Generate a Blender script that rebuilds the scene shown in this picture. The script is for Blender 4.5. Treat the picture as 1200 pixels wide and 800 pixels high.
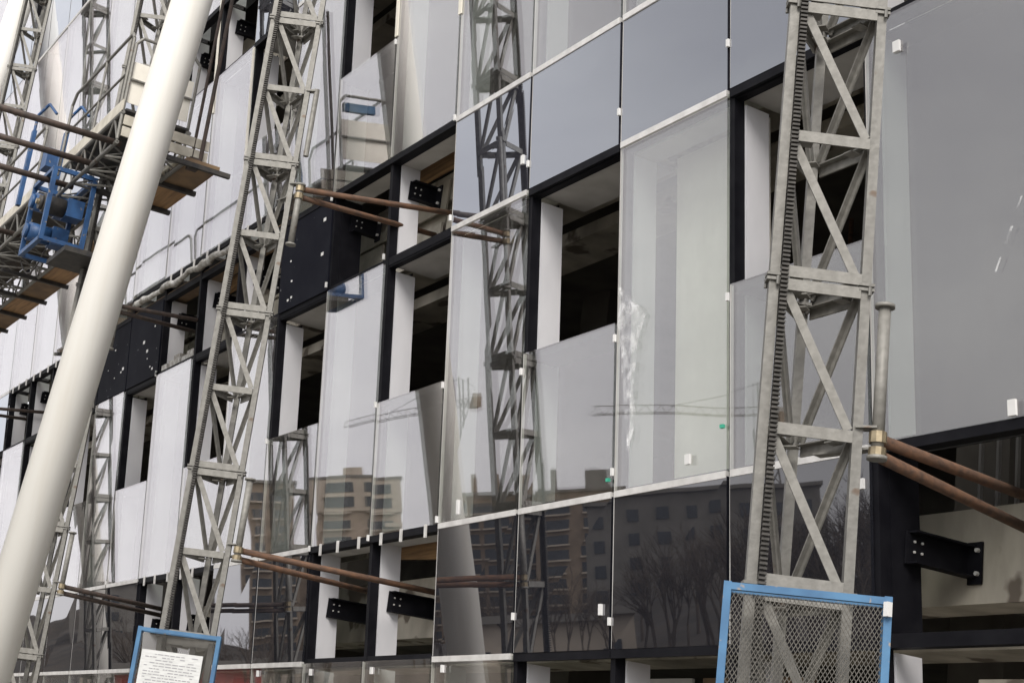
import bpy, math, random
from mathutils import Vector, Matrix
random.seed(7)
C = bpy.context.scene
for o in list(bpy.data.objects): bpy.data.objects.remove(o)
G = 1.65                       # eye height above the ground; coordinates below are written relative to the eye

# ---------------------------------------------------------------- camera
cam_d = bpy.data.cameras.new('camera'); cam = bpy.data.objects.new('camera', cam_d); C.collection.objects.link(cam)
cam_d.sensor_width = 36; cam_d.lens = 36*1849.606/1200; cam_d.clip_start = .1; cam_d.clip_end = 3000
Fv = Vector((-0.83073356, 0.4769123, 0.28711743)); Rv = Vector((0.52508657, 0.84259011, 0.11969126)); Uv = Vector((0.18484007, -0.25019306, 0.95038812))
m = Matrix((( Rv.x, Uv.x, -Fv.x), (Rv.y, Uv.y, -Fv.y), (Rv.z, Uv.z, -Fv.z))).to_4x4()
m.translation = Vector((0, 0, G)); cam.matrix_world = m
C.camera = cam
C.render.resolution_x = 1024; C.render.resolution_y = 682

# ---------------------------------------------------------------- light
SUN_EL, SUN_AZ = math.radians(40), math.radians(50)          # azimuth from -Y towards +X
sdir = Vector((math.sin(SUN_AZ)*math.cos(SUN_EL), -math.cos(SUN_AZ)*math.cos(SUN_EL), math.sin(SUN_EL)))
sl = bpy.data.lights.new('sun', 'SUN'); sl.energy = 1.9; sl.angle = math.radians(24); sl.color = (1, .95, .87)
so = bpy.data.objects.new('sun', sl); C.collection.objects.link(so); so.rotation_euler = sdir.to_track_quat('Z', 'Y').to_euler()
W = bpy.data.worlds.new('World'); C.world = W; W.use_nodes = True
nt = W.node_tree; N = nt.nodes; L = nt.links
bg = N['Background']; bg.inputs['Strength'].default_value = .1
sky = N.new('ShaderNodeTexSky'); sky.sky_type = 'NISHITA'; sky.sun_disc = False; sky.sun_elevation = SUN_EL
sky.sun_rotation = math.atan2(sdir.x, sdir.y); sky.air_density = 1.5; sky.dust_density = 4
tc = N.new('ShaderNodeTexCoord')
cn = N.new('ShaderNodeTexNoise'); cn.inputs['Scale'].default_value = 2.6; cn.inputs['Detail'].default_value = 5; cn.inputs['Roughness'].default_value = .55
mp = N.new('ShaderNodeMapping'); mp.inputs['Scale'].default_value = (1, 1, 2.6)
L.new(tc.outputs['Generated'], mp.inputs['Vector']); L.new(mp.outputs[0], cn.inputs['Vector'])
cr = N.new('ShaderNodeValToRGB'); cr.color_ramp.elements[0].position = .25; cr.color_ramp.elements[1].position = .75
cr.color_ramp.elements[0].color = (.66, .65, .69, 1); cr.color_ramp.elements[1].color = (1, .99, .97, 1)
L.new(cn.outputs['Fac'], cr.inputs['Fac'])
# cloud deck is brighter towards -X (thinner cloud there)
sx = N.new('ShaderNodeSeparateXYZ'); L.new(tc.outputs['Generated'], sx.inputs[0])
mr = N.new('ShaderNodeFloatCurve'); cu = mr.mapping.curves[0]      # cloud brightness against the X component of the direction
half = N.new('ShaderNodeMath'); half.operation = 'MULTIPLY_ADD'; half.inputs[1].default_value = .5; half.inputs[2].default_value = .5
L.new(sx.outputs['X'], half.inputs[0]); L.new(half.outputs[0], mr.inputs['Value'])
CP = [(-1, 10.0), (-.93, 9.9), (-.86, 9.0), (-.78, 7.5), (-.68, 5.7), (-.45, 7.4), (.1, 13.5), (1, 14)]
cu.points[0].location = ((CP[0][0]+1)/2, CP[0][1]/15); cu.points[1].location = ((CP[-1][0]+1)/2, CP[-1][1]/15)
for x_, v_ in CP[1:-1]: cu.points.new((x_+1)/2, v_/15)
mr.mapping.update()
m15 = N.new('ShaderNodeMath'); m15.operation = 'MULTIPLY'; m15.inputs[1].default_value = 15; L.new(mr.outputs[0], m15.inputs[0]); mr = m15
vm = N.new('ShaderNodeVectorMath'); vm.operation = 'SCALE'; L.new(cr.outputs['Color'], vm.inputs[0]); L.new(mr.outputs[0], vm.inputs['Scale'])
mx = N.new('ShaderNodeMixRGB'); mx.inputs['Fac'].default_value = .92; L.new(sky.outputs[0], mx.inputs['Color1']); L.new(vm.outputs[0], mx.inputs['Color2'])
L.new(mx.outputs[0], bg.inputs['Color'])
C.view_settings.view_transform = 'Standard'; C.view_settings.look = 'None'; C.view_settings.exposure = .62; C.view_settings.gamma = 1
C.render.engine = 'CYCLES'; C.cycles.max_bounces = 8; C.cycles.transparent_max_bounces = 24

# ---------------------------------------------------------------- materials
def new_mat(name):
    M_ = bpy.data.materials.new(name); M_.use_nodes = True
    return M_, M_.node_tree.nodes, M_.node_tree.links, M_.node_tree.nodes['Principled BSDF']
def mat(name, c1, c2=None, rough=.6, metal=0, scale=4, bump=0, detail=6, stretch=(1, 1, 1), lo=.35, hi=.65, spots=None, spec=.5):
    M_, n, l, p = new_mat(name)
    p.inputs['Roughness'].default_value = rough; p.inputs['Metallic'].default_value = metal; p.inputs['Specular IOR Level'].default_value = spec
    c2 = c2 or tuple(v*.8 for v in c1)
    t = n.new('ShaderNodeTexCoord'); q = n.new('ShaderNodeMapping'); q.inputs['Scale'].default_value = stretch
    l.new(t.outputs['Object'], q.inputs[0])
    z = n.new('ShaderNodeTexNoise'); z.inputs['Scale'].default_value = scale; z.inputs['Detail'].default_value = detail; l.new(q.outputs[0], z.inputs['Vector'])
    r = n.new('ShaderNodeValToRGB'); r.color_ramp.elements[0].position = lo; r.color_ramp.elements[1].position = hi
    r.color_ramp.elements[0].color = (*c1, 1); r.color_ramp.elements[1].color = (*c2, 1); l.new(z.outputs['Fac'], r.inputs['Fac'])
    out = r.outputs['Color']
    if spots:
        sc, th, col = spots
        z2 = n.new('ShaderNodeTexNoise'); z2.inputs['Scale'].default_value = sc; z2.inputs['Detail'].default_value = 3; l.new(t.outputs['Object'], z2.inputs['Vector'])
        r2 = n.new('ShaderNodeValToRGB'); r2.color_ramp.elements[0].position = th; r2.color_ramp.elements[1].position = th+.05; l.new(z2.outputs['Fac'], r2.inputs['Fac'])
        mm = n.new('ShaderNodeMixRGB'); l.new(r2.outputs['Color'], mm.inputs['Fac']); l.new(out, mm.inputs['Color1']); mm.inputs['Color2'].default_value = (*col, 1)
        out = mm.outputs['Color']
    l.new(out, p.inputs['Base Color'])
    if bump:
        b = n.new('ShaderNodeBump'); b.inputs['Strength'].default_value = bump; b.inputs['Distance'].default_value = .01
        l.new(z.outputs['Fac'], b.inputs['Height']); l.new(b.outputs[0], p.inputs['Normal'])
    return M_
def glass_mat(name, opaque=None, trans=(.90, .93, .90), r0=.215, tint=(.985, .95, .99), dirt=.012):
    M_, n, l, p = new_mat(name); n.remove(p); out = n['Material Output']
    g = n.new('ShaderNodeBsdfGlossy'); g.inputs['Roughness'].default_value = .012; g.inputs['Color'].default_value = (*tint, 1)
    t = n.new('ShaderNodeTexCoord')
    z = n.new('ShaderNodeTexNoise'); z.inputs['Scale'].default_value = .9; z.inputs['Detail'].default_value = 1; l.new(t.outputs['Object'], z.inputs['Vector'])
    b = n.new('ShaderNodeBump'); b.inputs['Strength'].default_value = 1; b.inputs['Distance'].default_value = .0013
    l.new(z.outputs['Fac'], b.inputs['Height']); l.new(b.outputs[0], g.inputs['Normal'])
    if opaque:
        u = n.new('ShaderNodeBsdfDiffuse'); u.inputs['Color'].default_value = (*opaque, 1)
    else:
        u = n.new('ShaderNodeBsdfTransparent'); u.inputs['Color'].default_value = (*trans, 1)
    lw = n.new('ShaderNodeLayerWeight'); lw.inputs['Blend'].default_value = .5     # facing: 1-cos
    pw = n.new('ShaderNodeMath'); pw.operation = 'POWER'; pw.inputs[1].default_value = 3.2; l.new(lw.outputs['Facing'], pw.inputs[0])
    ma = n.new('ShaderNodeMath'); ma.operation = 'MULTIPLY_ADD'; ma.inputs[1].default_value = .92-r0; ma.inputs[2].default_value = r0; l.new(pw.outputs[0], ma.inputs[0])
    mx = n.new('ShaderNodeMixShader'); l.new(ma.outputs[0], mx.inputs[0]); l.new(u.outputs[0], mx.inputs[1]); l.new(g.outputs[0], mx.inputs[2])
    # dust film, streaked downwards
    q = n.new('ShaderNodeMapping'); q.inputs['Scale'].default_value = (9, 9, .8); l.new(t.outputs['Object'], q.inputs[0])
    z3 = n.new('ShaderNodeTexNoise'); z3.inputs['Scale'].default_value = 1; z3.inputs['Detail'].default_value = 6; l.new(q.outputs[0], z3.inputs['Vector'])
    mr = n.new('ShaderNodeMapRange'); mr.inputs['From Min'].default_value = .4; mr.inputs['From Max'].default_value = .75; mr.inputs['To Min'].default_value = dirt*.4; mr.inputs['To Max'].default_value = dirt*2
    l.new(z3.outputs['Fac'], mr.inputs['Value'])
    d = n.new('ShaderNodeBsdfDiffuse'); d.inputs['Color'].default_value = (.5, .48, .44, 1)
    m2 = n.new('ShaderNodeMixShader'); l.new(mr.outputs[0], m2.inputs[0]); l.new(mx.outputs[0], m2.inputs[1]); l.new(d.outputs[0], m2.inputs[2])
    l.new(m2.outputs[0], out.inputs['Surface'])
    return M_
M = dict(
    glass=glass_mat('coated_glass'),
    spandrel=glass_mat('spandrel_glass', opaque=(.010, .011, .016), tint=(.93, .92, .95), r0=.22, dirt=.003),
    spandrel2=glass_mat('bright_sky_spandrel_glass', opaque=(.026, .027, .038), tint=(.90, .93, 1.0), r0=.37, dirt=.005),  # copy of spandrel glass; brighter mirrored sky put into reflectance, tint and backing
    galv_shade=mat('shaded_galvanised_steel', (.20, .195, .182), (.13, .126, .116), .5, .3, 22, .3, spots=(5, .66, (.11, .08, .06)), lo=.25, hi=.75),  # darker copy of galv; shade on legs and platform underside put into the colour
    galv=mat('galvanised_steel', (.25, .243, .226), (.16, .155, .142), .55, .2, 22, .3, spots=(6, .66, (.14, .10, .075)), lo=.25, hi=.75),
    rack=mat('greasy_rack_steel', (.035, .033, .030), (.07, .065, .06), .6, .3, 20),
    black=mat('black_powder_coat', (.0045, .0045, .007), (.009, .009, .012), .6, 0, 6, spec=.12),
    white=mat('white_liner_board', (.64, .64, .675), (.56, .56, .595), .6, 0, 2.5, stretch=(1, 1, .4)),
    soffit=mat('grey_soffit_board', (.50, .49, .48), (.40, .39, .38), .7, 0, 3),
    alu=mat('mill_aluminium', (.74, .73, .72), (.6, .59, .58), .4, .3, 9),
    cream=mat('cream_tape', (.80, .77, .70), (.72, .69, .6), .6),
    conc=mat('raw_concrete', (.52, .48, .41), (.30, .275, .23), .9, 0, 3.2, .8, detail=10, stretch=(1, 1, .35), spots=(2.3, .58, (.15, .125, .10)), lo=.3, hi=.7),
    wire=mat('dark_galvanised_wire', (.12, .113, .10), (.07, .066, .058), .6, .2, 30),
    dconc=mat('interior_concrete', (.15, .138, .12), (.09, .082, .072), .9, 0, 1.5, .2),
    column=mat('warm_white_column_paint', (.83, .82, .785), (.76, .735, .68), .75, 0, 2.4, .05, detail=9, stretch=(3, 3, .25), lo=.45, hi=.85),
    rust=mat('rusty_tube', (.15, .078, .045), (.075, .045, .032), .8, .1, 9, .5, stretch=(1, 1, 3)),
    brownpipe=mat('brown_weathered_tube', (.085, .06, .05), (.05, .04, .036), .7, .2, 15, .3),
    wood=mat('plank_timber', (.42, .25, .12), (.24, .14, .07), .75, 0, 5, .2, stretch=(.4, 6, 6)),
    ply=mat('plywood_deck', (.24, .16, .09), (.15, .10, .065), .8, 0, 4, .2),
    blue=mat('blue_machine_paint', (.022, .085, .225), (.015, .055, .15), .5, .0, 7, spots=(16, .66, (.20, .17, .14))),
    bluel=mat('worn_light_blue_paint', (.075, .185, .33), (.05, .125, .24), .75, 0, 5, spots=(14, .66, (.28, .24, .20))),
    dark=mat('dark_machinery', (.03, .03, .033), (.06, .055, .05), .6, .2, 12),
    brass=mat('yellow_zinc_clamp', (.36, .30, .20), (.22, .18, .12), .45, .6, 20),
    navy=mat('black_blue_membrane', (.004, .0045, .010), (.008, .009, .015), .7, 0, 3, spots=(13, .72, (.30, .30, .32)), spec=.12),
    tag=mat('white_plastic_clip', (.72, .72, .72), (.62, .62, .62), .5),
    green=mat('green_sticker', (.05, .42, .28), (.04, .36, .24), .5),
    sheet=mat('white_sheet_panel', (.82, .79, .72), (.76, .73, .66), .6, 0, 5),
    film=mat('crumpled_plastic_film', (.80, .80, .80), (.66, .66, .68), .3, 0, 16, .6),
    foam=mat('foil_faced_foam', (.58, .58, .57), (.25, .23, .20), .6, 0, 12, .8),
    toeboard=mat('grey_toe_board', (.55, .52, .45), (.42, .39, .33), .7, 0, 7),
    lining=mat('dark_room_sheet', (.030, .028, .029), (.022, .021, .022), .9, 0, 1.5, spec=.1),  # for the added sheets that darken the bays behind the panes
    grille=mat('black_pad', (.02, .02, .022), (.035, .035, .04), .6, 0, 20),
    ground=mat('site_ground', (.24, .225, .195), (.16, .15, .13), .95, 0, .35, .4),
    asphalt=mat('asphalt', (.06, .06, .06), (.045, .045, .045), .9, 0, 1.2),
    bank=mat('dry_grass_bank', (.040, .031, .022), (.018, .015, .011), .95, 0, .3, .3),
    bark=mat('bare_bark', (.085, .066, .050), (.055, .044, .034), .9, 0, 3),
    tan=mat('tan_brick', (.33, .27, .215), (.27, .22, .17), .85, 0, .3),
    beige=mat('beige_render', (.38, .33, .27), (.30, .26, .21), .85, 0, .3),
    brownw=mat('brown_brick', (.22, .17, .125), (.16, .125, .09), .85, 0, .4),
    grey=mat('grey_render', (.16, .15, .135), (.12, .113, .10), .85, 0, .3),
    win=mat('far_window_glass', (.02, .025, .03), (.035, .04, .045), .2, 0, .5),
    red=mat('dull_red_paint', (.30, .06, .05), (.22, .05, .045), .6, 0, 3),
    paper=mat('printed_sheet', (.60, .61, .61), (.52, .53, .53), .6, 0, 14, stretch=(1, 1, 5)),
    ink=mat('grey_ink', (.30, .30, .32), (.25, .25, .27), .6),
)

def film_mat():
    M_, n, l, p = new_mat('clear_crumpled_film')
    p.inputs['Base Color'].default_value = (.85, .86, .88, 1); p.inputs['Roughness'].default_value = .25
    t = n.new('ShaderNodeBsdfTransparent'); z = n.new('ShaderNodeTexNoise'); z.inputs['Scale'].default_value = 9; z.inputs['Detail'].default_value = 4
    r = n.new('ShaderNodeMapRange'); r.inputs['From Min'].default_value = .42; r.inputs['From Max'].default_value = .68; r.inputs['To Min'].default_value = .05; r.inputs['To Max'].default_value = .5
    c = n.new('ShaderNodeTexCoord'); l.new(c.outputs['Object'], z.inputs['Vector']); l.new(z.outputs['Fac'], r.inputs['Value'])
    mx = n.new('ShaderNodeMixShader'); l.new(r.outputs[0], mx.inputs[0]); l.new(t.outputs[0], mx.inputs[1]); l.new(p.outputs[0], mx.inputs[2]); l.new(mx.outputs[0], n['Material Output'].inputs['Surface'])
    return M_
M['film'] = film_mat()

# ---------------------------------------------------------------- mesh helpers
class MB:
    def __init__(s): s.v = []; s.f = []
    def hexa(s, p):            # 8 points: bottom loop, top loop
        b = len(s.v); s.v += [tuple(q) for q in p]
        s.f += [tuple(b+i for i in q) for q in ((0, 3, 2, 1), (4, 5, 6, 7), (0, 1, 5, 4), (1, 2, 6, 5), (2, 3, 7, 6), (3, 0, 4, 7))]; return s
    def box(s, x0, x1, y0, y1, z0, z1):
        return s.hexa([(x0, y0, z0), (x1, y0, z0), (x1, y1, z0), (x0, y1, z0), (x0, y0, z1), (x1, y0, z1), (x1, y1, z1), (x0, y1, z1)])
    def fbox(s, x0, x1, d0, d1, z0, z1, j=(0, 0, 0, 0)):    # box that follows the leaning facade; d = depth behind the glass line
        def P(x, d, z, e=0): return (x, YF(z)+d+e, z)
        a, b, c, e = j
        return s.hexa([P(x0, d0, z0, a), P(x1, d0, z0, b), P(x1, d1, z0, b), P(x0, d1, z0, a), P(x0, d0, z1, c), P(x1, d0, z1, e), P(x1, d1, z1, e), P(x0, d1, z1, c)])
    def bar(s, a, b, w, h=None, up=(0, 0, 1)):
        a = Vector(a); b = Vector(b); h = h or w; d = (b-a).normalized(); u = Vector(up)
        if abs(d.dot(u)) > .98: u = Vector((.5, .87, 0))
        x = d.cross(u).normalized()*w/2; y = x.cross(d).normalized()*h/2
        return s.hexa([a-x-y, a+x-y, a+x+y, a-x+y, b-x-y, b+x-y, b+x+y, b-x+y])
    def tube(s, a, b, r, r2=None, n=10, cap=True):
        a = Vector(a); b = Vector(b); r2 = r if r2 is None else r2; d = (b-a).normalized()
        u = Vector((0, 0, 1)) if abs(d.z) < .9 else Vector((1, 0, 0)); x = d.cross(u).normalized(); y = d.cross(x)
        k = len(s.v)
        for P, R in ((a, r), (b, r2)):
            for i in range(n):
                t = 2*math.pi*i/n; s.v.append(tuple(P+x*(R*math.cos(t))+y*(R*math.sin(t))))
        for i in range(n): j = (i+1) % n; s.f.append((k+i, k+j, k+n+j, k+n+i))
        if cap: s.f.append(tuple(k+i for i in reversed(range(n)))); s.f.append(tuple(k+n+i for i in range(n)))
        return s
    def path(s, pts, r, n=8):
        for a, b in zip(pts, pts[1:]): s.tube(a, b, r, n=n)
        return s
    def build(s, name, m_, parent=None, origin=None, smooth=False):
        if origin is None: origin = parent['org'] if parent is not None and 'org' in parent else (0, 0, -G)
        o_ = Vector(origin); me = bpy.data.meshes.new(name)
        me.from_pydata([tuple(Vector(q)-o_) for q in s.v], [], s.f); me.update(); me.materials.append(m_)
        if smooth:
            for pl in me.polygons: pl.use_smooth = len(pl.vertices) == 4
        ob = bpy.data.objects.new(name, me); C.collection.objects.link(ob)
        if parent is not None: ob.parent = parent; ob['org'] = tuple(o_); ORG[ob.name] = o_
        else: ob.location = o_+Vector((0, 0, G))
        if parent is not None:
            po = Vector(parent['org']) if 'org' in parent else Vector((0, 0, -G)); ob.location = o_-po
        return ob
ORG = {}
def thing(name, label, cat, loc, group=None):
    o = bpy.data.objects.new(name, None); C.collection.objects.link(o); o.empty_display_size = .3
    o.location = Vector(loc)+Vector((0, 0, G)); o['org'] = tuple(loc); o['label'] = label; o['category'] = cat
    if group: o['group'] = group
    return o
def tag(o, label, cat, group=None): o['label'] = label; o['category'] = cat; (group and o.__setitem__('group', group)); return o
def copy_tree(o, dloc, label):
    def cp(x, par):
        c = x.copy(); C.collection.objects.link(c); c.parent = par
        for ch in [q for q in KIDS.get(x.name, [])]: cp(ch, c)
        return c
    global KIDS
    KIDS = {}
    for q in bpy.data.objects:
        if q.parent: KIDS.setdefault(q.parent.name, []).append(q)
    r = cp(o, None); r.location = o.location+Vector(dloc); r['label'] = label
    return r

# ---------------------------------------------------------------- ground
TL = .10145
def YF(z): return 7.5713-TL*z
X0 = -10.6759
def XK(k): return X0+1.5*k
def struct(ob): ob['kind'] = 'structure'; return ob
g = MB(); g.v = [(-1500, -1500, -G), (1500, -1500, -G), (1500, 1500, -G), (-1500, 1500, -G)]; g.f = [(0, 1, 2, 3)]
struct(g.build('ground', M['ground'], None, (0, 0, -G)))
r = MB().box(-600, 200, -34, -26, -G+.002, -G+.006); struct(r.build('road', M['asphalt'], None, (0, -30, -G)))
# grassy bank beyond the road (seen mirrored in the panes)
def HF(x, y):
    a = math.degrees(math.atan2(-(x+12), -(y-7))); k = [(38, 1.0), (52, 1.0), (54.5, .42), (68, .42), (71, 1.0), (73, 1.6), (90, 1.6)]
    if a <= 38: return 1
    for (a0, v0), (a1, v1) in zip(k, k[1:]):
        if a <= a1: return v0+(v1-v0)*(a-a0)/(a1-a0)
    return 1.6
b = MB(); nx, ny = 130, 12; rnd = random.Random(3)
for i in range(nx+1):
    for j in range(ny+1):
        x = -560+i*5; t = j/ny; y = -40-t*80
        hh = (-G-.3)+(8.6+1.1*math.sin(x*.07)+.7*math.sin(x*.19+1))*min(1, t*1.6)**.8*(1 if t < .8 else (1-t)*5)*HF(x, y)+rnd.uniform(-.2, .2)*(0 < t < 1)
        b.v.append((x, y, hh))
for i in range(nx):
    for j in range(ny): k = i*(ny+1)+j; b.f.append((k, k+1, k+ny+2, k+ny+1))
struct(b.build('embankment', M['bank'], None, (-100, -60, -G), smooth=True))

# ---------------------------------------------------------------- building
BL = thing('office_building', 'tall glazed building under construction, its outward leaning curtain wall half fitted with panes', 'building', (-16, 8, -G))
XE0, XE1 = XK(-26), XK(5)
rows = {  # name: z0, z1, mid
    'R0': (-1.55, 1.36, None), 'S0': (1.42, 2.62, None), 'T1': (2.70, 5.68, 4.12), 'S1': (5.75, 6.87, None), 'T2': (6.95, 9.93, 8.39),
    'S2': (10.0, 11.13, None), 'T3': (11.2, 14.2, 12.7), 'S3': (14.26, 15.4, None), 'T4': (15.46, 18.45, 17), 'S4': (18.5, 19.7, None), 'T5': (19.75, 22.7, 21.2)}
levels = [1.39, 2.66, 5.715, 6.91, 9.97, 11.165, 14.23, 15.43, 18.48, 19.72]
COLS = range(-26, 5)
def state(row, c):            # glass / open / window (open above, pane below) / dark
    if row == 'R0': return 'open' if c >= -1 else 'glass'
    if row == 'S0': return 'open' if c in (2, 3, 4, -3, -4, -7, -8) else 'glass'
    if row == 'T1': return 'window' if c % 2 == 1 and c < 2 else 'glass'
    if row == 'S1': return 'dark' if c in (-5, -9, -10, -11) else ('open' if c in (2, -3, -4, -6, -7, -8, -12, -13, -14) else 'glass')
    if row == 'T2': return 'window' if c in (-4, -6, -10, -12, -14) else 'glass'
    if row == 'S2': return 'open' if c in (-7, -8) else 'glass'
    if row == 'T3': return 'window' if c in (-5, -9) else 'glass'
    return 'glass'
rp = random.Random(11)
BLACKPOST = {('S0', 2), ('S1', -4), ('S0', 3)}
for k in range(-26, 6):
    MB().fbox(XK(k)-.033, XK(k)+.033, .0, .10, -1.6, 22.8).build('mullion', M['black'], BL)
for zl in levels:
    MB().fbox(XE0, XE1, .004, .092, zl-.045, zl+.045).build('transom', M['black'], BL)
liners_done = 0
for row, (z0, z1, mid) in rows.items():
    for c in COLS:
        st = state(row, c); xa, xb = XK(c), XK(c+1)
        if row in ('S4', 'T5', 'T4') and c > -16: continue
        if row in ('S3', 'T3') and c > -3: continue
        j = tuple(rp.uniform(-.003, .003) for _ in range(4))
        tall = row[0] in 'TR'
        p0, p1 = (z0, mid-.02) if st == 'window' else (z0, z1)
        if row == 'T2' and c in (-6, -7, -8, -9): p0 += .27
        if st in ('glass', 'window'):
            pane = MB().fbox(xa+.018, xb-.018, -.034, -.006, p0-.02, p1+.02, j).build('vision_pane' if tall else 'spandrel_pane', M['glass'] if tall else M['spandrel' if row == 'S0' else 'spandrel2'], BL)
            if c > -14:
                MB().fbox(xa+.0175, xa+.028, -.0345, -.005, p0-.015, p1+.015, j).build('edge_strip', M['soffit'], pane)
            if tall and c > -17 and not (c == 0 and row == 'T1') and row != 'R0':
                MB().fbox(xa+.03, xb-.03, .338, .35, p0-.01, p1+.01).build('added_dark_sheet', M['lining'], BL)  # added dark sheet, stands in for the unlit room behind the pane
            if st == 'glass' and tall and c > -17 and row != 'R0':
                MB().fbox(xa+.06, xb-.06, .104, .334, p1-.03, p1-.01).build('added_head_sheet', M['lining' if c != 0 else 'soffit'], BL)  # added board, hides the interior above the dark sheet
            # black base profile / light sill
            below = {'S0': 'R0', 'T1': 'S0', 'S1': 'T1', 'T2': 'S1', 'S2': 'T2', 'T3': 'S2', 'S3': 'T3', 'T4': 'S3', 'S4': 'T4', 'T5': 'S4'}.get(row)
            if below and state(below, c) == 'glass' and c > -16:
                MB().fbox(xa+.03, xb-.02, -.045, -.008, p0-.075, p0-.022).build('sill_profile', M['alu'], BL)
            elif below and c > -14:
                MB().fbox(xa+.005, xb-.005, -.03, -.002, p0-.09, p0-.022).build('base_profile', M['black'], BL)
        if st == 'dark':
            MB().fbox(xa+.02, xb-.02, -.02, .02, z0-.02, z1+.02).build('membrane_panel', M['navy'], BL)
        if st == 'window':      # black frame round the opening
            MB().fbox(xa+.034, xb-.034, .003, .30, mid-.06, mid+.015).build('window_ledge', M['black'], BL)
            MB().fbox(xa+.034, xb-.034, .012, .085, z1-.03, z1+.03).build('window_head', M['black'], BL)
            MB().fbox(xa+.034, xb-.034, .088, .60, z1-.0, z1+.035).build('window_soffit', M['soffit'], BL)
        if tall and c > -17:    # white boards lining the sides of each bay
            lo, hi = (mid+.016, z1-.055) if st == 'window' else (p0+.03, p1-.03)
            l_ = MB().fbox(xa+.036, xa+.056, .10, .335, z0+.02 if st == 'window' else lo, hi).fbox(xb-.056, xb-.036, .10, .335, z0+.02 if st == 'window' else lo, hi)
            l_.build('reveal_board', M['white'], BL)
        if st == 'open' and not tall and (row, c) not in BLACKPOST:
            MB().fbox(xa+.036, xa+.056, .10, .335, z0-.02, z1+.02).build('band_reveal_board', M['white'], BL)
        if (row, c) in BLACKPOST:
            MB().fbox(xa-.036, xa+.045, .093, .36, z0-.02, z1+.02).build('deep_post', M['black'], BL)
        if st == 'open' and not tall:     # anchor bracket from mullion to concrete beam
            zb = z0+.62 if row == 'S0' else z0+.86
            ya = YF(zb); be = ya+(.80 if row == 'S0' else .56)
            k_ = MB().box(xa+.060, xa+.075, ya+.20, be, zb-.115, zb+.105)
            k_.box(xa+.076, xa+.155, ya+.22, be, zb+.092, zb+.105).box(xa+.076, xa+.155, ya+.22, be, zb-.115, zb-.102).box(xa+.076, xa+.20, be-.025, be-.008, zb-.16, zb+.13)
            br = k_.build('anchor_bracket', M['black'], BL)
            for dy in (.27, .34):
                for dz in (-.03, .04): MB().tube((xa+.074, ya+dy, zb+dz), (xa+.086, ya+dy, zb+dz), .009, n=6).build('bolt', M['alu'], br)
            for dz in (-.09, .07): MB().tube((xa+.17, be-.024, zb+dz), (xa+.17, be-.05, zb+dz), .016, n=6).build('bolt', M['alu'], br)
# clips at pane joints
def clip(k, z, w=.014, h=.032, dx=0.0, m_='tag', d=-.055):
    MB().fbox(XK(k)+dx-w, XK(k)+dx+w, d, -.035, z-h, z+h).build('panel_clip', M[m_], BL)
for k, z in ((1, 6.12), (0, 6.02), (-1, 5.98), (1, 4.02), (0, 3.98), (-1, 3.95), (0, 2.84), (-3, 2.66), (-2, 2.72), (-4, 2.66), (0, 1.62), (-3, 4.1), (-2, 4.07), (-3, 5.77), (-4, 5.78), (-2, 6.93), (-3, 8.34), (-1, 1.72), (-5, 4.1), (-2, 5.83), (-8, 5.72), (-8, 5.74), (-4, 6.86), (-9, 2.70)):
    clip(k, z)
for k in (-4, -3, -2, -5): clip(k, 1.28, .022, .035, .25)
clip(0, 1.72, .02, .045, -.13); clip(-1, 6.05, .022, .045, -.1); clip(-2, 2.8, .02, .07, .42)
for k, z, dx in ((1, 2.82, -.48), (2, 5.42, .34)): clip(k, z, .03, .04, dx)
clip(2, 2.42, .04, .035, -.1); clip(3, 2.74, .03, .05, -.28)
rn = random.Random(4)
for c in (-5, -9, -10):
    for _ in range(6):
        t = rn.uniform(.1, 1.35); z = rn.uniform(5.8, 6.3) if _ < 4 else rn.uniform(6.3, 6.7); w_ = rn.uniform(.012, .05)
        MB().fbox(XK(c)+t, XK(c)+t+w_*1.6, -.026, -.0205, z, z+w_).build('tape_scrap', M['tag'], BL)
for c in (-8,):
    for i in range(5):
        t = .1+i*.27; MB().fbox(XK(c)+t, XK(c)+t+.24, .0+.02*(i % 2), .14, 5.76, 5.84+.03*((i*7) % 3)).build('foam_packing', M['foam'], BL)
for k, z in ((0, 2.78), (1, 3.02)):
    clip(k, z, .02, .014, -.06, 'green')
for c, row in ((-4, 0), (-3, 0), (-8, 0), (-7, 0), (-8, 1), (-7, 1), (-6, 1), (-14, 1), (-13, 1), (-12, 1)):   # hanging glazing clamps under the panes over an open band
    for t in (.2, .5, .85):
        zt = 2.64 if row == 0 else (7.16 if c > -9 else 6.9)
        MB().fbox(XK(c)+1.5*t-.02, XK(c)+1.5*t+.02, -.05, -.034, zt-.08, zt+.05).build('glazing_clamp', M['alu'], BL)
# foil faced roll under the panes of the open band
rr = random.Random(6); pts = []
for i in range(34):
    x = XK(-9)+.1+i*.155; z = 7.06+rr.uniform(-.02, .02)+.02*math.sin(i*.9); pts.append((x, YF(z)-.03+rr.uniform(-.018, .018), z, .046+.008*math.sin(i*.7)+rr.uniform(-.004, .004)))
f = MB()
for p_, q_2 in zip(pts, pts[1:]): f.tube(p_[:3], q_2[:3], p_[3], q_2[3], n=12, cap=False)
f.build('foil_roll', M['foam'], BL, smooth=True)
for c_ in (-4, -3):
    for zz in (2.625, 6.875): MB().fbox(XK(c_)+.06, XK(c_+1)-.04, .105, .33, zz, zz+.02).build('band_soffit', M['soffit'], BL)
MB().fbox(XK(-9), XK(-5)-.2, .02, .34, 6.94, 6.98).build('band_soffit', M['ply'], BL)
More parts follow.
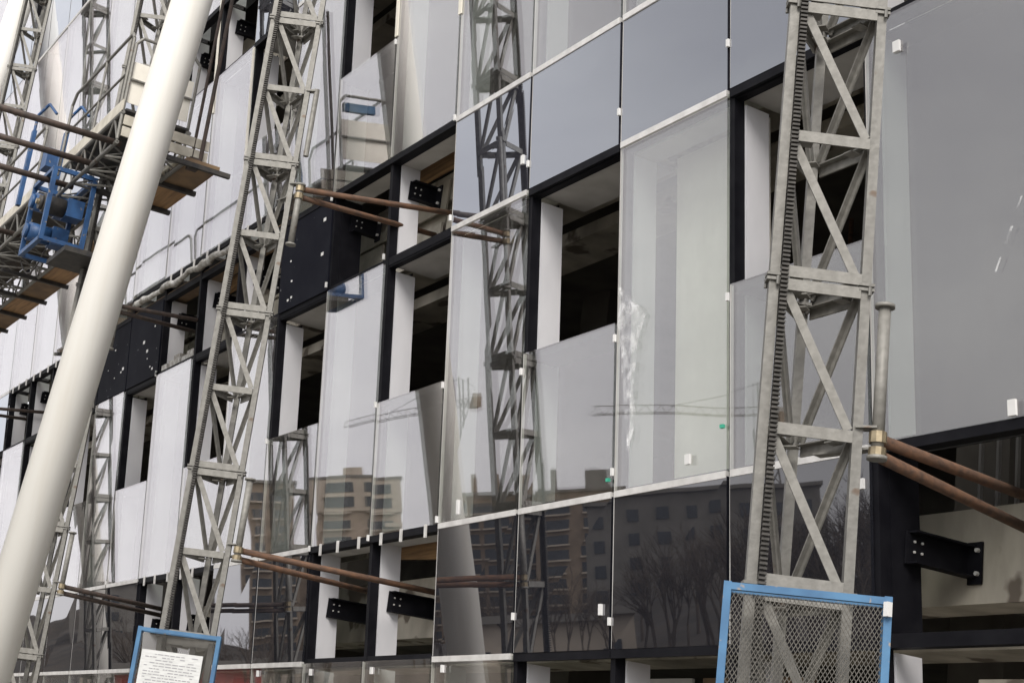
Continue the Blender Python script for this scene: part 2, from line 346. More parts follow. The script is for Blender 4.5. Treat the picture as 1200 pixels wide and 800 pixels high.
# concrete frame: edge beams, slabs, interior columns, back wall
for i, zb in enumerate((1.75, 6.02, 10.29, 14.56, 18.83)):
    y = YF(zb+.3)+.80
    MB().box(XE0, XE1+3, y, y+.38, zb, zb+.66).build('edge_beam', M['conc'], BL)
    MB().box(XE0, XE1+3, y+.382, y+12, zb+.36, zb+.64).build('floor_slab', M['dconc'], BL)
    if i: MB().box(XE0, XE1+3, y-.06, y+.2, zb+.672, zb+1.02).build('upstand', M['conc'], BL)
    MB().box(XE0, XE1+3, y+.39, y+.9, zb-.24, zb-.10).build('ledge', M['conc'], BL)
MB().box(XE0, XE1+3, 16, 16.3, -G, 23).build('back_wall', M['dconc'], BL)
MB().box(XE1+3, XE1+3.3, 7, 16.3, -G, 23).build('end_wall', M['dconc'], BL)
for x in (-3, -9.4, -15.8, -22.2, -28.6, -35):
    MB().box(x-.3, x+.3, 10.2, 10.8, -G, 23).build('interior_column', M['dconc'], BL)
for c_ in (-5, -4, -3, -8, -7):     # formwork boards left on the face of the beam
    yy = YF(6.3)+.70; MB().box(XK(c_)+.05, XK(c_)+1.42, yy, yy+.03, 6.02, 6.42+.1*(c_ % 2)).build('formwork_board', M['toeboard'], BL)
    MB().box(XK(c_)+.25, XK(c_)+1.48, yy, yy+.025, 6.56, 6.94).build('formwork_board', M['conc'], BL)
# pale board standing behind the full-height pane
MB().fbox(XK(0)+.14, XK(0)+1.36, .50, .52, 2.70, 5.72).build('plaster_board', M['sheet'], BL)
MB().fbox(XK(-5)+.35, XK(-5)+1.3, .80, .82, 2.72, 5.7).build('plaster_board', M['toeboard'], BL)
MB().fbox(XK(-9)+.35, XK(-9)+1.3, .80, .82, 2.72, 5.7).build('plaster_board', M['toeboard'], BL)
MB().fbox(XK(0)+.1, XK(0)+1.45, .85, .88, -1.6, 1.3).build('plaster_board', M['ply'], BL)
MB().fbox(XK(-1)+.35, XK(-1)+1.45, .85, .88, -1.6, 1.3).build('plaster_board', M['soffit'], BL)
y = YF(1)+.9; MB().box(XK(2), XE1+3, y, y+.2, 1.14, 1.28).build('ledge', M['conc'], BL)
for x in (-8.15, -7.98, -7.80, -7.62, -7.2):
    yy = YF(2.5)+1.5; MB().box(x-.012, x+.012, yy, yy+.03, 2.4, 6.0).build('wall_stud', M['soffit'], BL)
for x, yy in ((-13.0, 9.6), (-16.6, 9.2), (-10.9, 9.9), (-9.6, 9.3), (-7.9, 9.9)):
    for zf in (2.39, 6.66): MB().tube((x, yy, zf), (x, yy, zf+2.0), .03, n=8).tube((x, yy, zf+2.0), (x, yy, zf+3.6), .022, n=8).build('steel_prop', M['rust'], BL)
# cream tape on exposed pane edges
for k, a, b_ in ((-3, 8.4, 11.1), (-2, 8.1, 9.2), (-7, 9.4, 12.5), (-6, 7.3, 9.9)):
    MB().fbox(XK(k)-.02, XK(k)+.045, -.05, -.036, a, b_).build('edge_tape', M['cream'], BL)
# timber left in the open bands
def plank(name, c, x0, x1, d, z, lab, tilt=0, h=.22):
    zz = YF(z)
    o = MB().hexa([(XK(c)+x0, zz+d, z), (XK(c)+x1, zz+d, z+tilt), (XK(c)+x1, zz+d+.06, z+tilt), (XK(c)+x0, zz+d+.06, z),
                   (XK(c)+x0, zz+d, z+h), (XK(c)+x1, zz+d, z+h+tilt), (XK(c)+x1, zz+d+.06, z+h+tilt), (XK(c)+x0, zz+d+.06, z+h)]).build(name, M['wood'], None, (XK(c)+x0, zz+d, z))
    tag(o, lab, 'timber', 'timbers lying in the open bands')
plank('timber_plank', -4, .35, 2.3, .66, 7.0, 'orange brown timber in the upper open band beside the pane mirroring the lattice mast', 0)
plank('timber_plank', -8, .3, 2.0, .66, 7.0, 'short orange timber in the open band left of the mast with the rusty ties', 0)
plank('timber_plank', -4, .6, 2.3, .60, 2.62, 'brown timber above the black bracket in the lower open band', -.12)

# crumpled protective film stuck to the pane right of the big window
fm = MB(); rr = random.Random(5)
left = [(0, .17), (.12, .15), (.3, .12), (.5, .10), (.7, .08), (.85, .05), (1.0, .02), (1.1, .0), (1.2, .02), (1.3, .03), (1.42, .0)]
right = [(0, .19), (.12, .22), (.3, .26), (.5, .24), (.7, .27), (.85, .30), (1.0, .36), (1.1, .40), (1.2, .33), (1.3, .20), (1.42, .05)]
NJ = 6
for (t, a), (_, b_) in zip(left, right):
    for j in range(NJ+1):
        x = XK(0)+.05+(a+(b_-a)*j/NJ)+rr.uniform(-.012, .012); z = 2.98+t+rr.uniform(-.02, .02)
        fm.v.append((x, YF(z)-.037-rr.uniform(0, .028), z))
for i in range(len(left)-1):
    for j in range(NJ): k = i*(NJ+1)+j; fm.f.append((k, k+1, k+NJ+2, k+NJ+1))
tag(fm.build('plastic_film', M['film'], None, (XK(0)+.2, YF(3), 3.08)), 'crumpled strip of clear protective film clinging to the tall pane', 'plastic film')

# faint dried smear across the big right pane
for i, (x, z, l_, a) in enumerate(((-6.55, 3.62, .10, 1.0), (-6.46, 3.78, .12, 1.1), (-6.36, 3.98, .09, .9), (-6.26, 4.13, .14, 1.0), (-6.12, 4.38, .08, 1.1))):
    dx, dz = l_*.45, l_*.85; w_ = .008+.004*(i % 2)
    sm = MB(); q4 = [(x-w_, z), (x+w_, z), (x+dx+w_, z+dz), (x+dx-w_, z+dz)]
    sm.v = [(a_, YF(b_)-.0375, b_) for a_, b_ in q4]+[(a_, YF(b_)-.0362, b_) for a_, b_ in q4]; sm.f = [(0, 1, 2, 3), (7, 6, 5, 4), (0, 4, 5, 1), (1, 5, 6, 2), (2, 6, 7, 3), (3, 7, 4, 0)]
    sm.build('dried_smear', M['film'], BL)

# ---------------------------------------------------------------- lattice masts
Wm = .5
A0 = Vector((0, 0, 0)); B0 = Vector((.5*Wm, .866*Wm, 0)); C0 = Vector((-.5*Wm, .866*Wm, 0))
AB = (B0-A0).normalized(); AN = Vector((AB.y, -AB.x, 0))   # AN: normal of face AB, towards the eye
SEC, NSEC, ZJ = 1.68, 13, 2.96
zbase = ZJ-3*SEC                                           # -2.08; the lowest section is cut at the ground
def bar_between(mb, P, Q, z0, z1, w=.05, off=.0):
    d = (Q-P).normalized(); n = Vector((d.y, -d.x, 0))
    a = P+d*.03+n*off; b = Q-d*.03+n*off
    mb.bar((a.x, a.y, z0), (b.x, b.y, z1), .012, w)
    mb.bar((a.x+n.x*-.022, a.y+n.y*-.022, z0+(w/2-.004)), (b.x+n.x*-.022, b.y+n.y*-.022, z1+(w/2-.004)), .045, .007)
MESH = {}
def build_part(key, fn, name, m_, parent, dz):
    """first use makes the mesh, later uses share it"""
    if key not in MESH:
        mb = MB(); fn(mb); me = bpy.data.meshes.new(name); me.from_pydata(mb.v, [], mb.f); me.update(); me.materials.append(m_); MESH[key] = me
    o = bpy.data.objects.new(name, MESH[key]); C.collection.objects.link(o); o.parent = parent; o.location = (0, 0, dz); return o
def legs_fn(h):
    def f(mb):
        for P in (A0, B0, C0):
            mb.bar((P.x, P.y, .004), (P.x, P.y, h-.004), .054, .054, up=AN)
            mb.bar((P.x, P.y, h-.022), (P.x, P.y, h-.005), .085, .085, up=AN); mb.bar((P.x, P.y, .006), (P.x, P.y, .022), .085, .085, up=AN)
            for s_ in (-1, 1): mb.tube((P.x+s_*.05, P.y-.01, h-.05), (P.x+s_*.05, P.y-.01, h-.002), .010, n=6)
    return f
def rack_fn(h):
    def f(mb):
        c = A0+AB*.048+AN*.032
        mb.bar((c.x, c.y, .003), (c.x, c.y, h-.003), .030, .045, up=AN)
        t = c+AN*.030; n_ = int(h/.025)
        for i in range(n_):
            z = (i+.5)*h/n_
            mb.bar((t.x-AB.x*.020, t.y-AB.y*.020, z), (t.x+AB.x*.020, t.y+AB.y*.020, z), .024, .012)
    return f
def frame_fn(mb):
    for P, Q in ((A0, B0), (B0, C0), (C0, A0)): bar_between(mb, P, Q, 0, 0, .064, .034)
    for P, Q in ((A0, B0), (B0, C0), (C0, A0)):                                      # corner gussets
        d = (Q-P).normalized(); R_ = (A0+B0+C0)/3; i = (R_-P).normalized()
        a = P+d*.13; b = P+(P+i*.15-P); mb.bar((a.x, a.y, -.012), (P.x+i.x*.15, P.y+i.y*.15, -.012), .07, .008)
def diag_fn(P, Q, flip):
    def f(mb):
        a, b = (P, Q) if not flip else (Q, P)
        d = (b-a).normalized(); n = Vector((d.y, -d.x, 0))*(1 if not flip else -1)*.012
        a2 = a+d*.05+n; b2 = b-d*.05+n
        mb.bar((a2.x, a2.y, .40), (b2.x, b2.y, -.38), .010, .05, up=(0, 0, 1)); mb.bar((a2.x-n.x*1.4, a2.y-n.y*1.4, .41), (b2.x-n.x*1.4, b2.y-n.y*1.4, -.37), .036, .008)
    return f
mast = thing('lattice_mast', 'nearest galvanised lattice mast with toothed rack, rising from the large blue mesh guard', 'mast', (-6.3133, 5.2015, -G), 'lattice masts along the facade')
for i in range(NSEC):
    z0 = zbase+i*SEC; h = SEC
    if i == 0: h = SEC-(-G-z0); z0 = -G
    base = z0+G
    s_ = build_part(('legs', round(h, 3)), legs_fn(h), 'mast_section', M['galv_shade'], mast, base)
    build_part(('rack', round(h, 3)), rack_fn(h), 'gear_rack', M['rack'], s_, 0)
    for dz in ((.038, SEC/2, SEC-.038) if i else (h-SEC/2, h-.035)):
        build_part('frame', frame_fn, 'cross_frame', M['galv'], s_, dz)
    for q in ((.25, .75) if i else (.75,)):
        zc = h-SEC+SEC*q
        for key, P, Q, fl in (('dAB', A0, B0, False), ('dBC', B0, C0, False), ('dAC', A0, C0, False)):
            build_part(key, diag_fn(P, Q, fl), 'diagonal_brace', M['galv'], s_, zc)
MA = Vector((-6.3133, 5.2015, 0))
def set_kids():
    d = {}
    for q in bpy.data.objects:
        if q.parent: d.setdefault(q.parent.name, []).append(q)
    return d
M2 = Vector((-15.042, 5.152, 0)); M3 = Vector((-21.23, 5.2, 0)); M4 = Vector((-30.39, 5.2, 0))
mast2 = copy_tree(mast, M2-MA, 'second lattice mast from the right, standing behind the small blue guard with the paper notice')
mast3 = copy_tree(mast, M3-MA, 'lattice mast carrying the work platform, mostly hidden behind the slanting white column')
mast4 = copy_tree(mast, M4-MA, 'farthest lattice mast, seen small in the top left corner beside the pale panes')
for o_, P in ((mast2, M2), (mast3, M3), (mast4, M4)): o_['org'] = (P.x, P.y, -G)
mast['org'] = (MA.x, MA.y, -G)
# wall ties and their vertical clamp poles, children of the mast they belong to
def tie(par, P, z, ends, mt, pole=(.0, .8), rt=.031):
    q = Vector((P.x+.34, P.y+.50, z))
    pl = MB().tube((q.x, q.y, z+pole[0]), (q.x, q.y, z+pole[1]), .034, n=12).tube((q.x, q.y, z+pole[1]), (q.x, q.y, z+pole[1]+.02), .055, n=12).tube((q.x, q.y, z+pole[0]-.02), (q.x, q.y, z+pole[0]), .055, n=12).build('tie_pole', M['galv'], par, smooth=True)
    MB().bar((P.x+B0.x, P.y+B0.y, z+.05), (q.x, q.y, z+.05), .09, .012).bar((P.x+B0.x-.3, P.y+B0.y, z-.06), (q.x, q.y, z-.06), .07, .012).build('tie_arm', M['galv'], pl)
    for j, e in enumerate(ends):
        zo = -j*.085
        t = MB().tube((q.x-.02, q.y+.0, z+zo), e, rt, n=12).build('wall_tie', M[mt], par, smooth=True)
        MB().tube((q.x, q.y, z+zo-.03), (q.x, q.y, z+zo+.03), .047, n=10).build('tie_clamp', M['brass'], t)
tie(mast, MA, 2.13, [(-7.03, 8.33, 2.40), (-7.06, 8.33, 2.18)], 'rust', (-.10, .72), .034)
tie(mast2, M2, 2.19, [(-14.62, 8.0, 2.15), (-15.95, 8.02, 2.2)], 'rust', (-.10, .70))
tie(mast2, M2, 6.04, [(-14.55, 7.75, 6.32), (-15.3, 7.6, 6.26)], 'rust', (-.62, .03))
tie(mast3, M3, 2.19, [(-22.2, 7.75, 2.25), (-22.6, 7.9, 2.2)], 'brownpipe', (-.1, .7))
tie(mast3, M3, 6.09, [(-21.3, 7.5, 6.35), (-21.9, 7.5, 6.3)], 'brownpipe', (-.62, .05))
tie(mast4, M4, 6.09, [(-30.0, 7.5, 6.35), (-30.8, 7.5, 6.3)], 'brownpipe', (-.62, .05))
# extra clamp poles on the second mast
MB().tube((-14.72, 5.66, 6.42), (-14.72, 5.66, 7.2), .03, n=10).bar((-14.79, 5.58, 7.18), (-14.72, 5.66, 7.18), .07, .02).build('tie_pole', M['galv'], mast2)

# ---------------------------------------------------------------- mesh guards at the mast feet
def guard(name, label, P0, P1, depth, ztop, group):
    P0 = Vector(P0); P1 = Vector(P1); d = (P1-P0).normalized(); bk = Vector((-d.y, d.x))*depth
    g_ = thing(name, label, 'machine guard', (P0.x, P0.y, -G), group)
    c = [P0, P1, P1+bk, P0+bk]
    fr = MB(); T = .038
    for i in range(4):
        a, b2 = c[i], c[(i+1) % 4]
        fr.bar((a.x, a.y, -G), (a.x, a.y, ztop), T, T, up=(d.x, d.y, 0))
        dd = (b2-a).normalized()*T*.5
        for z in (ztop-.022, 0.2, -G+.05): fr.bar((a.x+dd.x, a.y+dd.y, z), (b2.x-dd.x, b2.y-dd.y, z), T*.96, T*.92)
    fr.build('guard_frame', M['bluel'], g_)
    for i in (0,):
        a, b2 = c[i], c[(i+1) % 4]; ln = (b2-a).length; e = (b2-a)/ln; n = Vector((e.y, -e.x))
        ms = MB(); H = ztop-.05-(-G+.1); zb = -G+.1; pitch = .021; slope = 1.7
        for s in (1, -1):
            u = -H/slope
            while u < ln+H/slope:
                # line x = u + s*(z-zb)/slope
                u0, u1 = (u, u+H/slope) if s == 1 else (u+H/slope-.0, u)
                x0_, z0_, x1_, z1_ = u0, 0, u1, H
                def cl(x0_, z0_, x1_, z1_):
                    dx = x1_-x0_
                    ts = [0., 1.]
                    if dx == 0: return None
                    t0 = (0.02-x0_)/dx; t1 = (ln-.02-x0_)/dx
                    lo, hi = min(t0, t1), max(t0, t1); lo = max(lo, 0); hi = min(hi, 1)
                    if hi-lo < .01: return None
                    return lo, hi
                q = cl(x0_, z0_, x1_, z1_)
                if q:
                    pa = x0_+(x1_-x0_)*q[0]; pb = x0_+(x1_-x0_)*q[1]; za = H*q[0]+zb; zc = H*q[1]+zb
                    A_ = a+e*pa+n*.003*s; B_ = a+e*pb+n*.003*s
                    ms.bar((A_.x, A_.y, za), (B_.x, B_.y, zc), .0036, .003, up=(n.x, n.y, 0))
                u += pitch
        ms.build('mesh_panel', M['wire'], g_)
    return g_, P0, d
g1, p0_, d0_ = guard('mast_guard', 'large sky blue guard with diamond mesh round the foot of the nearest mast', (-6.125, 4.905), (-5.63, 5.50), .11, 1.24, 'blue mesh guards at the mast feet')
MB().box(-5.62, -5.59, 5.46, 5.49, 1.14, 1.21).build('cable_tie', M['tag'], g1)
g2, p0_, d0_ = guard('mast_guard', 'small blue guard with a white paper notice, at the foot of the second mast', (-14.95, 4.90), (-14.62, 5.58), .11, 1.33, 'blue mesh guards at the mast feet')
e_ = Vector((.44, .9)).normalized(); n_ = Vector((e_.y, -e_.x))
def q_(a, z, o=.03): P = Vector((-14.95, 4.90))+e_*a+n_*o; return (P.x, P.y, z)
nb = MB().hexa([q_(.06, .55), q_(.64, .55), q_(.64, .55, .036), q_(.06, .55, .036), q_(.06, 1.12), q_(.64, 1.12), q_(.64, 1.12, .036), q_(.06, 1.12, .036)]).build('paper_notice', M['paper'], g2)
ik = MB(); rr = random.Random(2)
for i in range(19):
    z = 1.08-i*.027; a = .1+.02*(i % 5 == 0)
    while a < .56:
        w_ = rr.uniform(.015, .06)
        if rr.random() < .75: ik.hexa([q_(a, z, .0365), q_(min(a+w_, .6), z, .0365), q_(min(a+w_, .6), z, .038), q_(a, z, .038), q_(a, z+.008, .0365), q_(min(a+w_, .6), z+.008, .0365), q_(min(a+w_, .6), z+.008, .038), q_(a, z+.008, .038)])
        a += w_+.010
ik.build('notice_line', M['ink'], nb)

# ---------------------------------------------------------------- slanting columns
def slant(X, z0, z1, lab, name='slanting_column', r_=.252):
    def P(z): return (X+.02*(z-2.68)*.3, 4.52+.0855*(z-2.68), z)
    mb = MB(); n = 48; segs = 1
    mb.tube(P(z0), P(z1), r_, n=n)
    o = mb.build(name, M['column'], None, (X, P(z0)[1], z0), smooth=True)
    tag(o, lab, 'column', 'slanting white columns')
    return o
slant(-18.2, -G, 24, 'thick warm white slanting column crossing in front of the work platform')
slant(-33.6, -G, 26, 'second white slanting column, only its edge showing in the top left corner')

# ---------------------------------------------------------------- work platform
WP = thing('work_platform', 'long mast climbing work platform with lattice underside, rails and plank extensions', 'work platform', (-22, 5.2, 7.6))
Yo, Yi, Zb, Zt = 4.72, 5.62, 7.60, 8.02
def wing(xa, xb, name='platform_wing'):
    mb = MB()
    for y in (Yo, Yi):
        mb.tube((xa, y, Zb), (xb, y, Zb), .028, n=8); mb.tube((xa, y, Zt), (xb, y, Zt), .028, n=8)
    n_ = max(2, round((xb-xa)/.75)); s = (xb-xa)/n_
    for i in range(n_):
        x = xa+i*s
        mb.tube((x, Yo, Zb), (x+s, Yi, Zb), .016, n=6); mb.tube((x, Yi, Zb), (x, Yo, Zb), .016, n=6)
        mb.tube((x, Yo, Zb), (x+s*.5, Yo, Zt), .015, n=6); mb.tube((x+s*.5, Yo, Zt), (x+s, Yo, Zb), .015, n=6)
        mb.tube((x, Yi, Zb), (x+s*.5, Yi, Zt), .015, n=6); mb.tube((x+s*.5, Yi, Zt), (x+s, Yi, Zb), .015, n=6)
        mb.tube((x, Yo, Zb), (x, Yi, Zt), .013, n=6); mb.tube((x+s*.5, Yi, Zb), (x+s*.5, Yo, Zt), .013, n=6)
    w_ = mb.build(name, M['galv_shade'], WP)
    MB().box(xa, xb, Yo+.03, Yi-.02, Zt+.03, Zt+.06).build('deck_plate', M['dark'], w_)
    MB().box(xa, xb, Yo-.03, Yo-.01, Zt+.0, Zt+.17).build('toe_board', M['toeboard'], w_)
wing(-21.55, -18.9); wing(-31.0, -22.95)
# plank extensions on the facade side, carried by short dark joists
for xa, xb in ((-20.85, -18.82), (-31, -23.2)):
    n_ = 2 if xb > -20 else 6
    for i in range(n_):
        a = xa+(xb-xa)*i/n_; b_ = xa+(xb-xa)*(i+1)/n_
        MB().box(a+.01, b_-.01, Yi+.01, Yi+.47, Zb+.02, Zb+.07).build('extension_deck', M['ply' if i % 2 else 'wood'], WP)
        MB().box(a-.03, a+.04, Yi-.6, Yi+.52, Zb-.045, Zb+.015).build('extension_joist', M['dark'], WP)
MB().box(-18.86, -18.80, Yi-.5, Yi+.62, Zb-.05, Zb+.01).build('extension_joist', M['dark'], WP)
MB().box(-20.8, -19.0, Yi-.03, Yi+.03, Zb+.09, Zb+.16).build('extension_rail', M['cream'], WP)
# telescopic outrigger tubes pointing away from the facade
for i, (x, yy) in enumerate(((-19.02, 2.9), (-20.0, 2.9), (-21.1, 2.9), (-23.9, 3.2))):
    MB().tube((x, yy, Zb-.0), (x, 4.8, Zb+.03), .042, n=10).build('outrigger_tube', M['brownpipe'], WP, smooth=True)
# end gate at the right end
gt = MB(); xg = -18.93
gt.path([(xg, Yo, Zb+.05), (xg, Yo, 9.0), (xg, Yo+.08, 9.1), (xg, Yi-.12, 9.1), (xg, Yi-.02, 9.0), (xg, Yi-.02, Zb+.05)], .022)
gt.tube((xg, Yo, 8.5), (xg, Yi, 8.5), .018)
ge = gt.build('end_gate', M['galv'], WP)
MB().box(xg-.03, xg-.022, Yo+.03, Yi-.05, 8.18, 8.76).build('sheet_panel', M['sheet'], ge)
for zz in (7.70, 7.86): MB().box(xg+.0, xg+.03, Yo+.03, Yi+.3, zz, zz+.13).build('end_toe_board', M['toeboard'], ge)
# guard rails along the outer side
gr = MB()
gr.path([(-19.1, Yo, Zt+.05), (-19.1, Yo, 9.15), (-19.2, Yo, 9.25), (-21.7, Yo, 9.25), (-21.85, Yo, 9.1), (-21.85, Yo, 8.0)], .022).tube((-19.1, Yo, 8.65), (-21.8, Yo, 8.65), .017)
gr.tube((-20.3, Yo, 8.05), (-20.3, Yo, 9.24), .018)
gr.build('guard_rail', M['galv'], WP)
for a, b_ in ((-31, -27.2), (-27, -23.2)):
    MB().path([(a, Yo, Zt), (a, Yo, 9.15), (a+.1, Yo, 9.25), (b_-.1, Yo, 9.25), (b_, Yo, 9.15), (b_, Yo, Zt)], .022).tube((a, Yo, 8.65), (b_, Yo, 8.65), .017).build('guard_rail', M['galv'], WP)
# tall double post at the inner corner
MB().tube((-18.92, Yi+.1, Zb), (-18.92, Yi+.12, 10.3), .022).tube((-18.86, Yi+.2, Zb), (-18.86, Yi+.22, 10.3), .028).box(-18.98, -18.84, Yi+.06, Yi+.2, Zb-.05, Zb+.1).build('corner_post', M['brownpipe'], WP)
# drive unit
DU = MB(); x0, x1 = -21.75, -20.75
for x in (x0, x1):
    for y in (4.44, 5.0):
        DU.box(x-.03, x+.03, y-.03, y+.03, 6.66, 7.72)
for z in (6.68, 7.70):
    DU.box(x0, x1, 4.41, 4.47, z-.03, z+.03).box(x0, x1, 4.97, 5.03, z-.03, z+.03)
    DU.box(x0-.025, x0+.025, 4.47, 4.97, z-.03, z+.03).box(x1-.025, x1+.025, 4.47, 4.97, z-.03, z+.03)
du = DU.build('drive_unit', M['blue'], WP)
for i, (x, z) in enumerate(((-21.55, 7.42), (-21.55, 6.98), (-21.0, 7.25))):
    MB().tube((x, 4.42, z), (x, 4.72, z), .13, n=20).tube((x, 4.37, z), (x, 4.42, z), .10, n=20).build('motor', M['blue' if i < 2 else 'dark'], du, smooth=True)
    MB().box(x-.13, x+.13, 4.73, 4.96, z-.13, z+.13).build('gearbox', M['blue'], du)
MB().tube((-21.0, 4.33, 7.25), (-21.0, 4.369, 7.25), .04).build('motor_cap', M['brass'], du)
MB().box(-21.5, -20.6, 4.75, 5.4, 6.56, 6.63).build('base_tray', M['dark'], du)
for x, y in ((-22.75, 4.45), (-22.45, 4.85)):
    MB().path([(x, y, 7.7), (x, y, 9.15), (x+.16, y+.1, 9.32), (x+.3, y+.2, 9.15)], .022).box(x-.05, x+.05, y-.03, y+.03, 7.7, 8.9).build('control_post', M['blue'], WP)
MB().box(-22.05, -21.75, 4.50, 4.66, 8.06, 8.34).build('control_box', M['blue'], WP)
MB().box(-19.05, -18.98, 5.0, 5.5, 8.9, 9.02).build('tool_crate', M['bluel'], WP)
# hanging cable loop under the left wing
cb = MB(); pr = None
for i in range(15):
    t = i/14; P = (-24.9+t*1.9, 5.1, 7.55-.42*math.sin(math.pi*t)); 
    if pr: cb.tube(pr, P, .012, n=6)
    pr = P
cb.build('cable_loop', M['dark'], WP)
# ---------------------------------------------------------------- mirrored surroundings across the road
def unit(az): a = math.radians(az); return Vector((math.sin(a), -math.cos(a), 0))
def block(name, label, P, az, dist, width, depth, ztop, wall, floors, cols, wmat='win', bandw=.62, wh=.5, roofbits=True, sill=True, frame=False):
    c = Vector((P[0], P[1], 0))+unit(az)*dist; f = -unit(az); s = Vector((-f.y, f.x, 0))    # f faces us
    t = thing(name, label, 'building', (c.x, c.y, -G))
    def q(a, d_, z): v = c+s*a-f*d_; return (v.x, v.y, z)
    def bx(mb, a0, a1, d0, d1, z0, z1): return mb.hexa([q(a0, d0, z0), q(a1, d0, z0), q(a1, d1, z0), q(a0, d1, z0), q(a0, d0, z1), q(a1, d0, z1), q(a1, d1, z1), q(a0, d1, z1)])
    w_ = bx(MB(), -width/2, width/2, 0, depth, -G, ztop).build('wall', M[wall], t)
    fh = (ztop+G-1.2)/floors; cw = width/cols
    for i in range(floors):
        for j in range(cols):
            a = -width/2+cw*(j+.5); z = -G+.2+i*fh
            if floors*cols > 90 and i < 3: continue
            o = bx(MB(), a-cw*bandw/2, a+cw*bandw/2, -.12, .3, z+fh*(.5-wh/2), z+fh*(.5+wh/2)).build('window', M[wmat], t)
            if sill: bx(MB(), a-cw*bandw/2-.2, a+cw*bandw/2+.2, -.75, -.121, z+fh*(.5-wh/2)-.35, z+fh*(.5-wh/2)-.05).build('balcony', M['beige'], o)
    bx(MB(), -width/2-.4, width/2+.4, -.5, depth+.3, ztop, ztop+.5).build('roof', M['grey'], t)
    return t, bx
PA = (-15.6, 7.2)
t, bx = block('apartment_block', 'tan high-rise block mirrored in the pane right of the second mast', PA, -63.6, 290, 17, 16, 34.0, 'tan', 11, 2, bandw=.62)
bx(MB(), -1, 3, 3, 7, 34.5, 36.3).build('roof_hut', M['beige'], t)
tw = bx(MB(), -8.7, 8.7, -.35, 16.2, 27.6, 34.2).build('top_storeys', M['beige'], t)
for z_ in (28.4, 31.2):
    for a_ in (-6.8, .9): bx(MB(), a_, a_+5.6, -.45, -.36, z_, z_+1.9).build('strip_window', M['win'], tw)
for i_ in range(9):
    bx(MB(), -8.6, -5.2, -1.5, -.2, 1.5+i_*2.9, 2.3+i_*2.9).build('side_balcony', M['sheet' if i_ % 2 else 'beige'], t)
t, bx = block('apartment_block', 'grey brown round-cornered block mirrored left of the tan high-rise', PA, -66.9, 280, 10, 14, 32.5, 'brownw', 11, 2, bandw=.7)
t, bx = block('apartment_block', 'brown high-rise with rooftop plant room mirrored beneath the large open window', (-11.6, 7.3), -55.7, 280, 16, 14, 28.5, 'brownw', 10, 2, bandw=.66, wh=.6)
bx(MB(), -6.2, -1.4, 1, 5, 29, 32.5).build('plant_room', M['grey'], t)
bx(MB(), 4, 5.2, 1, 5, 29, 33).build('chimney', M['grey'], t)
t, bx = block('apartment_block', 'unfinished concrete block with bare floors mirrored beside the pale strip', (-13, 7.3), -58.7, 290, 16, 14, 29, 'brownw', 10, 3, bandw=.86, wh=.62)
for a in (-6.5, -2.5, 1.5, 5.5): bx(MB(), a-.5, a+.5, 1, 3, 29.5, 33).build('bare_column', M['brownw'], t)
t, bx = block('apartment_block', 'long dark brown slab block mirrored behind the trees in the middle of the dark panes', PA, -60.5, 320, 70, 12, 20.5, 'brownw', 7, 12, bandw=.5, sill=True)
t, bx = block('apartment_block', 'pale grey block behind the bare trees mirrored low in the dark panes', (-9.9, 7.3), -51.0, 190, 30, 12, 18.5, 'grey', 6, 8, bandw=.4, sill=False)
t, bx = block('low_building', 'low whitish house mirrored near the bottom of the dark panes', (-12, 7.3), -57.0, 90, 12, 8, 2.6, 'beige', 1, 4, bandw=.4, sill=False)
t, bx = block('apartment_block', 'long grey block mirrored in the panes at the lower left', PA, -71.5, 240, 22, 12, 13, 'grey', 5, 5, bandw=.5, sill=False)
t, bx = block('site_cabin', 'dull red site cabin mirrored at the lower left corner', PA, -71.6, 60, 7, 3, .9, 'red', 1, 3, bandw=.3, sill=False)
# fence boards along the road, mirrored as a pale line
MB().box(-130, -40, -24.1, -24.0, -G, .35).build('hoarding', M['beige'], None, (-85, -24, -G)); tag(bpy.data.objects['hoarding'], 'long pale site hoarding mirrored as a light line at the lower left', 'hoarding')

def crane(name, label, az, P, dist, zt, jaz, jl, cl):
    c = Vector((P[0], P[1], 0))+unit(az)*dist
    t = thing(name, label, 'tower crane', (c.x, c.y, -G), 'tower cranes')
    mb = MB(); 
    for a in (-.9, .9):
        for b_ in (-.9, .9): mb.bar((c.x+a, c.y+b_, -G), (c.x+a, c.y+b_, zt+5), .2)
    z = -G
    while z < zt: mb.bar((c.x-.9, c.y-.9, z), (c.x+.9, c.y-.9, z+2), .12); mb.bar((c.x+.9, c.y-.9, z), (c.x+.9, c.y+.9, z+2), .12); mb.bar((c.x+.9, c.y+.9, z), (c.x-.9, c.y-.9, z+2), .12); z += 2
    mb.build('tower', M['grey'], t)
    d = Vector((math.cos(math.radians(jaz)), math.sin(math.radians(jaz)), 0)); s = Vector((-d.y, d.x, 0))
    mb = MB()
    for o_, zz in ((-.7, zt), (.7, zt), (0, zt+1.2)):
        a = c+d*-cl+s*o_; b_ = c+d*jl+s*o_; mb.bar((a.x, a.y, zz), (b_.x, b_.y, zz), .10)
    x = -cl
    while x < jl: a = c+d*x+s*.7; b_ = c+d*(x+1.2); e = c+d*(x+2.4)+s*.7; mb.bar((a.x, a.y, zt), (b_.x, b_.y, zt+1.2), .05); mb.bar((b_.x, b_.y, zt+1.2), (e.x, e.y, zt), .05); x += 2.4
    mb.build('jib', M['grey'], t)
    a = c-d*cl; MB().box(a.x-.9, a.x+.9, a.y-.9, a.y+.9, zt-2.0, zt+.4).build('counterweight', M['brownw'], t)
    mb = MB()
    for x in (jl*.6, -cl*.9): e = c+d*x; mb.tube((c.x, c.y, zt+5), (e.x, e.y, zt+1), .04, n=5)
    mb.build('stay_cable', M['dark'], t)
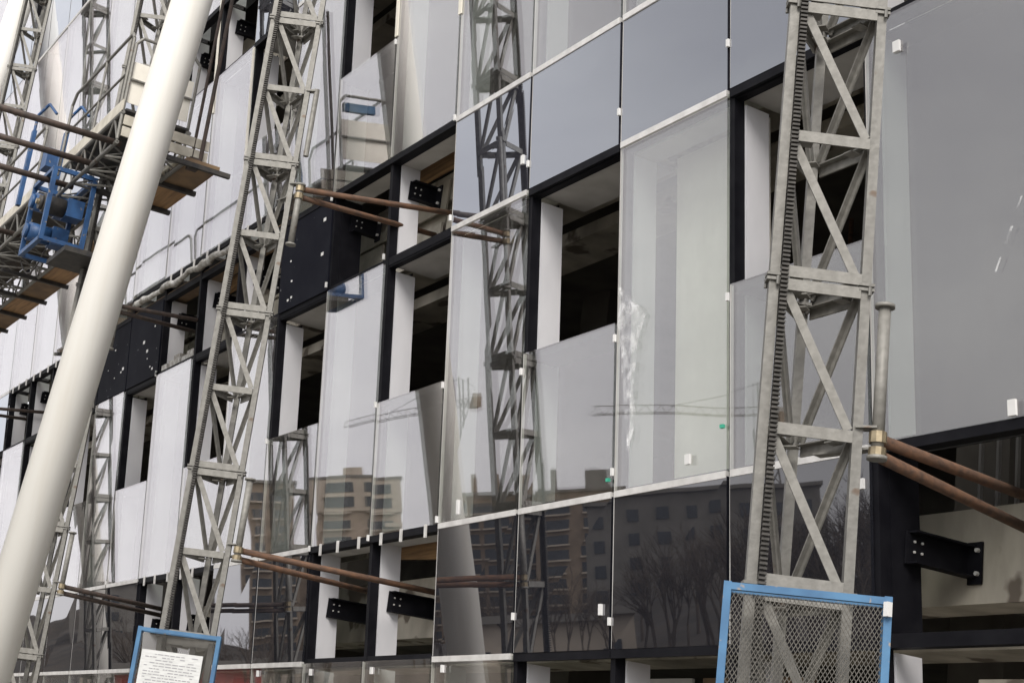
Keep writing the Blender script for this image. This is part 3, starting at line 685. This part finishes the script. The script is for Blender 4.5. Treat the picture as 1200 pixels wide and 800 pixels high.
crane('tower_crane', 'tower crane mirrored in the panes between the tan block and the mast reflection', -59.9, (-13.3, 7.2), 260, 43, 168, 32, 7)
crane('tower_crane', 'second tower crane whose long jib is mirrored across the tall pane', -48.4, (-9.9, 7.2), 230, 33.5, 100, 30, 3)

# bare trees
def bare_tree(seed, h):
    rr = random.Random(seed); tr = MB(); br = MB()
    def grow(p, d, ln, r, lv):
        q = p+d*ln; (tr if lv < 1 else br).tube(p, q, r, r*.68, n=5 if lv < 2 else 3, cap=False)
        if lv >= 6: return
        for i in range(3 if lv in (1, 2, 4) else 2):
            nd = (d+Vector((rr.uniform(-1, 1), rr.uniform(-1, 1), rr.uniform(-.25, .55)))*(.55 if lv else .4)).normalized()
            grow(q if i else p+d*ln*rr.uniform(.6, 1), nd, ln*rr.uniform(.62, .86), r*.62, lv+1)
    grow(Vector((0, 0, 0)), Vector((0, 0, 1)), h*.26, h*.017, 0)
    return tr, br
protos = []
for s in range(3):
    tr, br = bare_tree(s+20, 9)
    mt_, mb_ = tr, br
    ms = []
    for mm, nm in ((mt_, 'trunk'), (mb_, 'branches')):
        me = bpy.data.meshes.new(nm); me.from_pydata(mm.v, [], mm.f); me.update(); me.materials.append(M['bark']); ms.append(me)
    protos.append(ms)
rt = random.Random(9)
spots = []
for i in range(80):
    az = rt.uniform(-77, -38); dist = rt.uniform(52, 125); spots.append((az, dist, rt.uniform(.5, .8) if az < -64 or az > -46 else rt.uniform(.7, 1.0)))
spots += [(rt.uniform(-54, -42), rt.uniform(58, 80), rt.uniform(.75, 1.15)) for _ in range(56)]
spots += [(-52.6, 60, 1.1), (-51.4, 62, 1.15), (-50.6, 66, 1.0), (-53.3, 66, 1.0)]
for i, (az, dist, sc) in enumerate(spots):
    c = Vector((-12, 7.2, 0))+unit(az)*dist
    if -36 < c.y < -24: c.y -= 14
    o = bpy.data.objects.new('bare_tree', None); C.collection.objects.link(o); gz = 0 if c.y > -40 else 7.6*min(1, (-40-c.y)/80*1.6)**.8*HF(c.x, c.y)
    o.location = (c.x, c.y, max(0, gz-.3)); o.rotation_euler.z = rt.uniform(0, 6.28); o.scale = (sc, sc, sc)
    o['label'] = 'leafless brown tree across the road, mirrored in the dark lower panes'; o['category'] = 'tree'; o['group'] = 'bare trees across the road'
    for me in protos[i % 3]:
        c_ = bpy.data.objects.new(me.name, me); C.collection.objects.link(c_); c_.parent = o

for o in bpy.data.objects:
    if 'org' in o: del o['org']
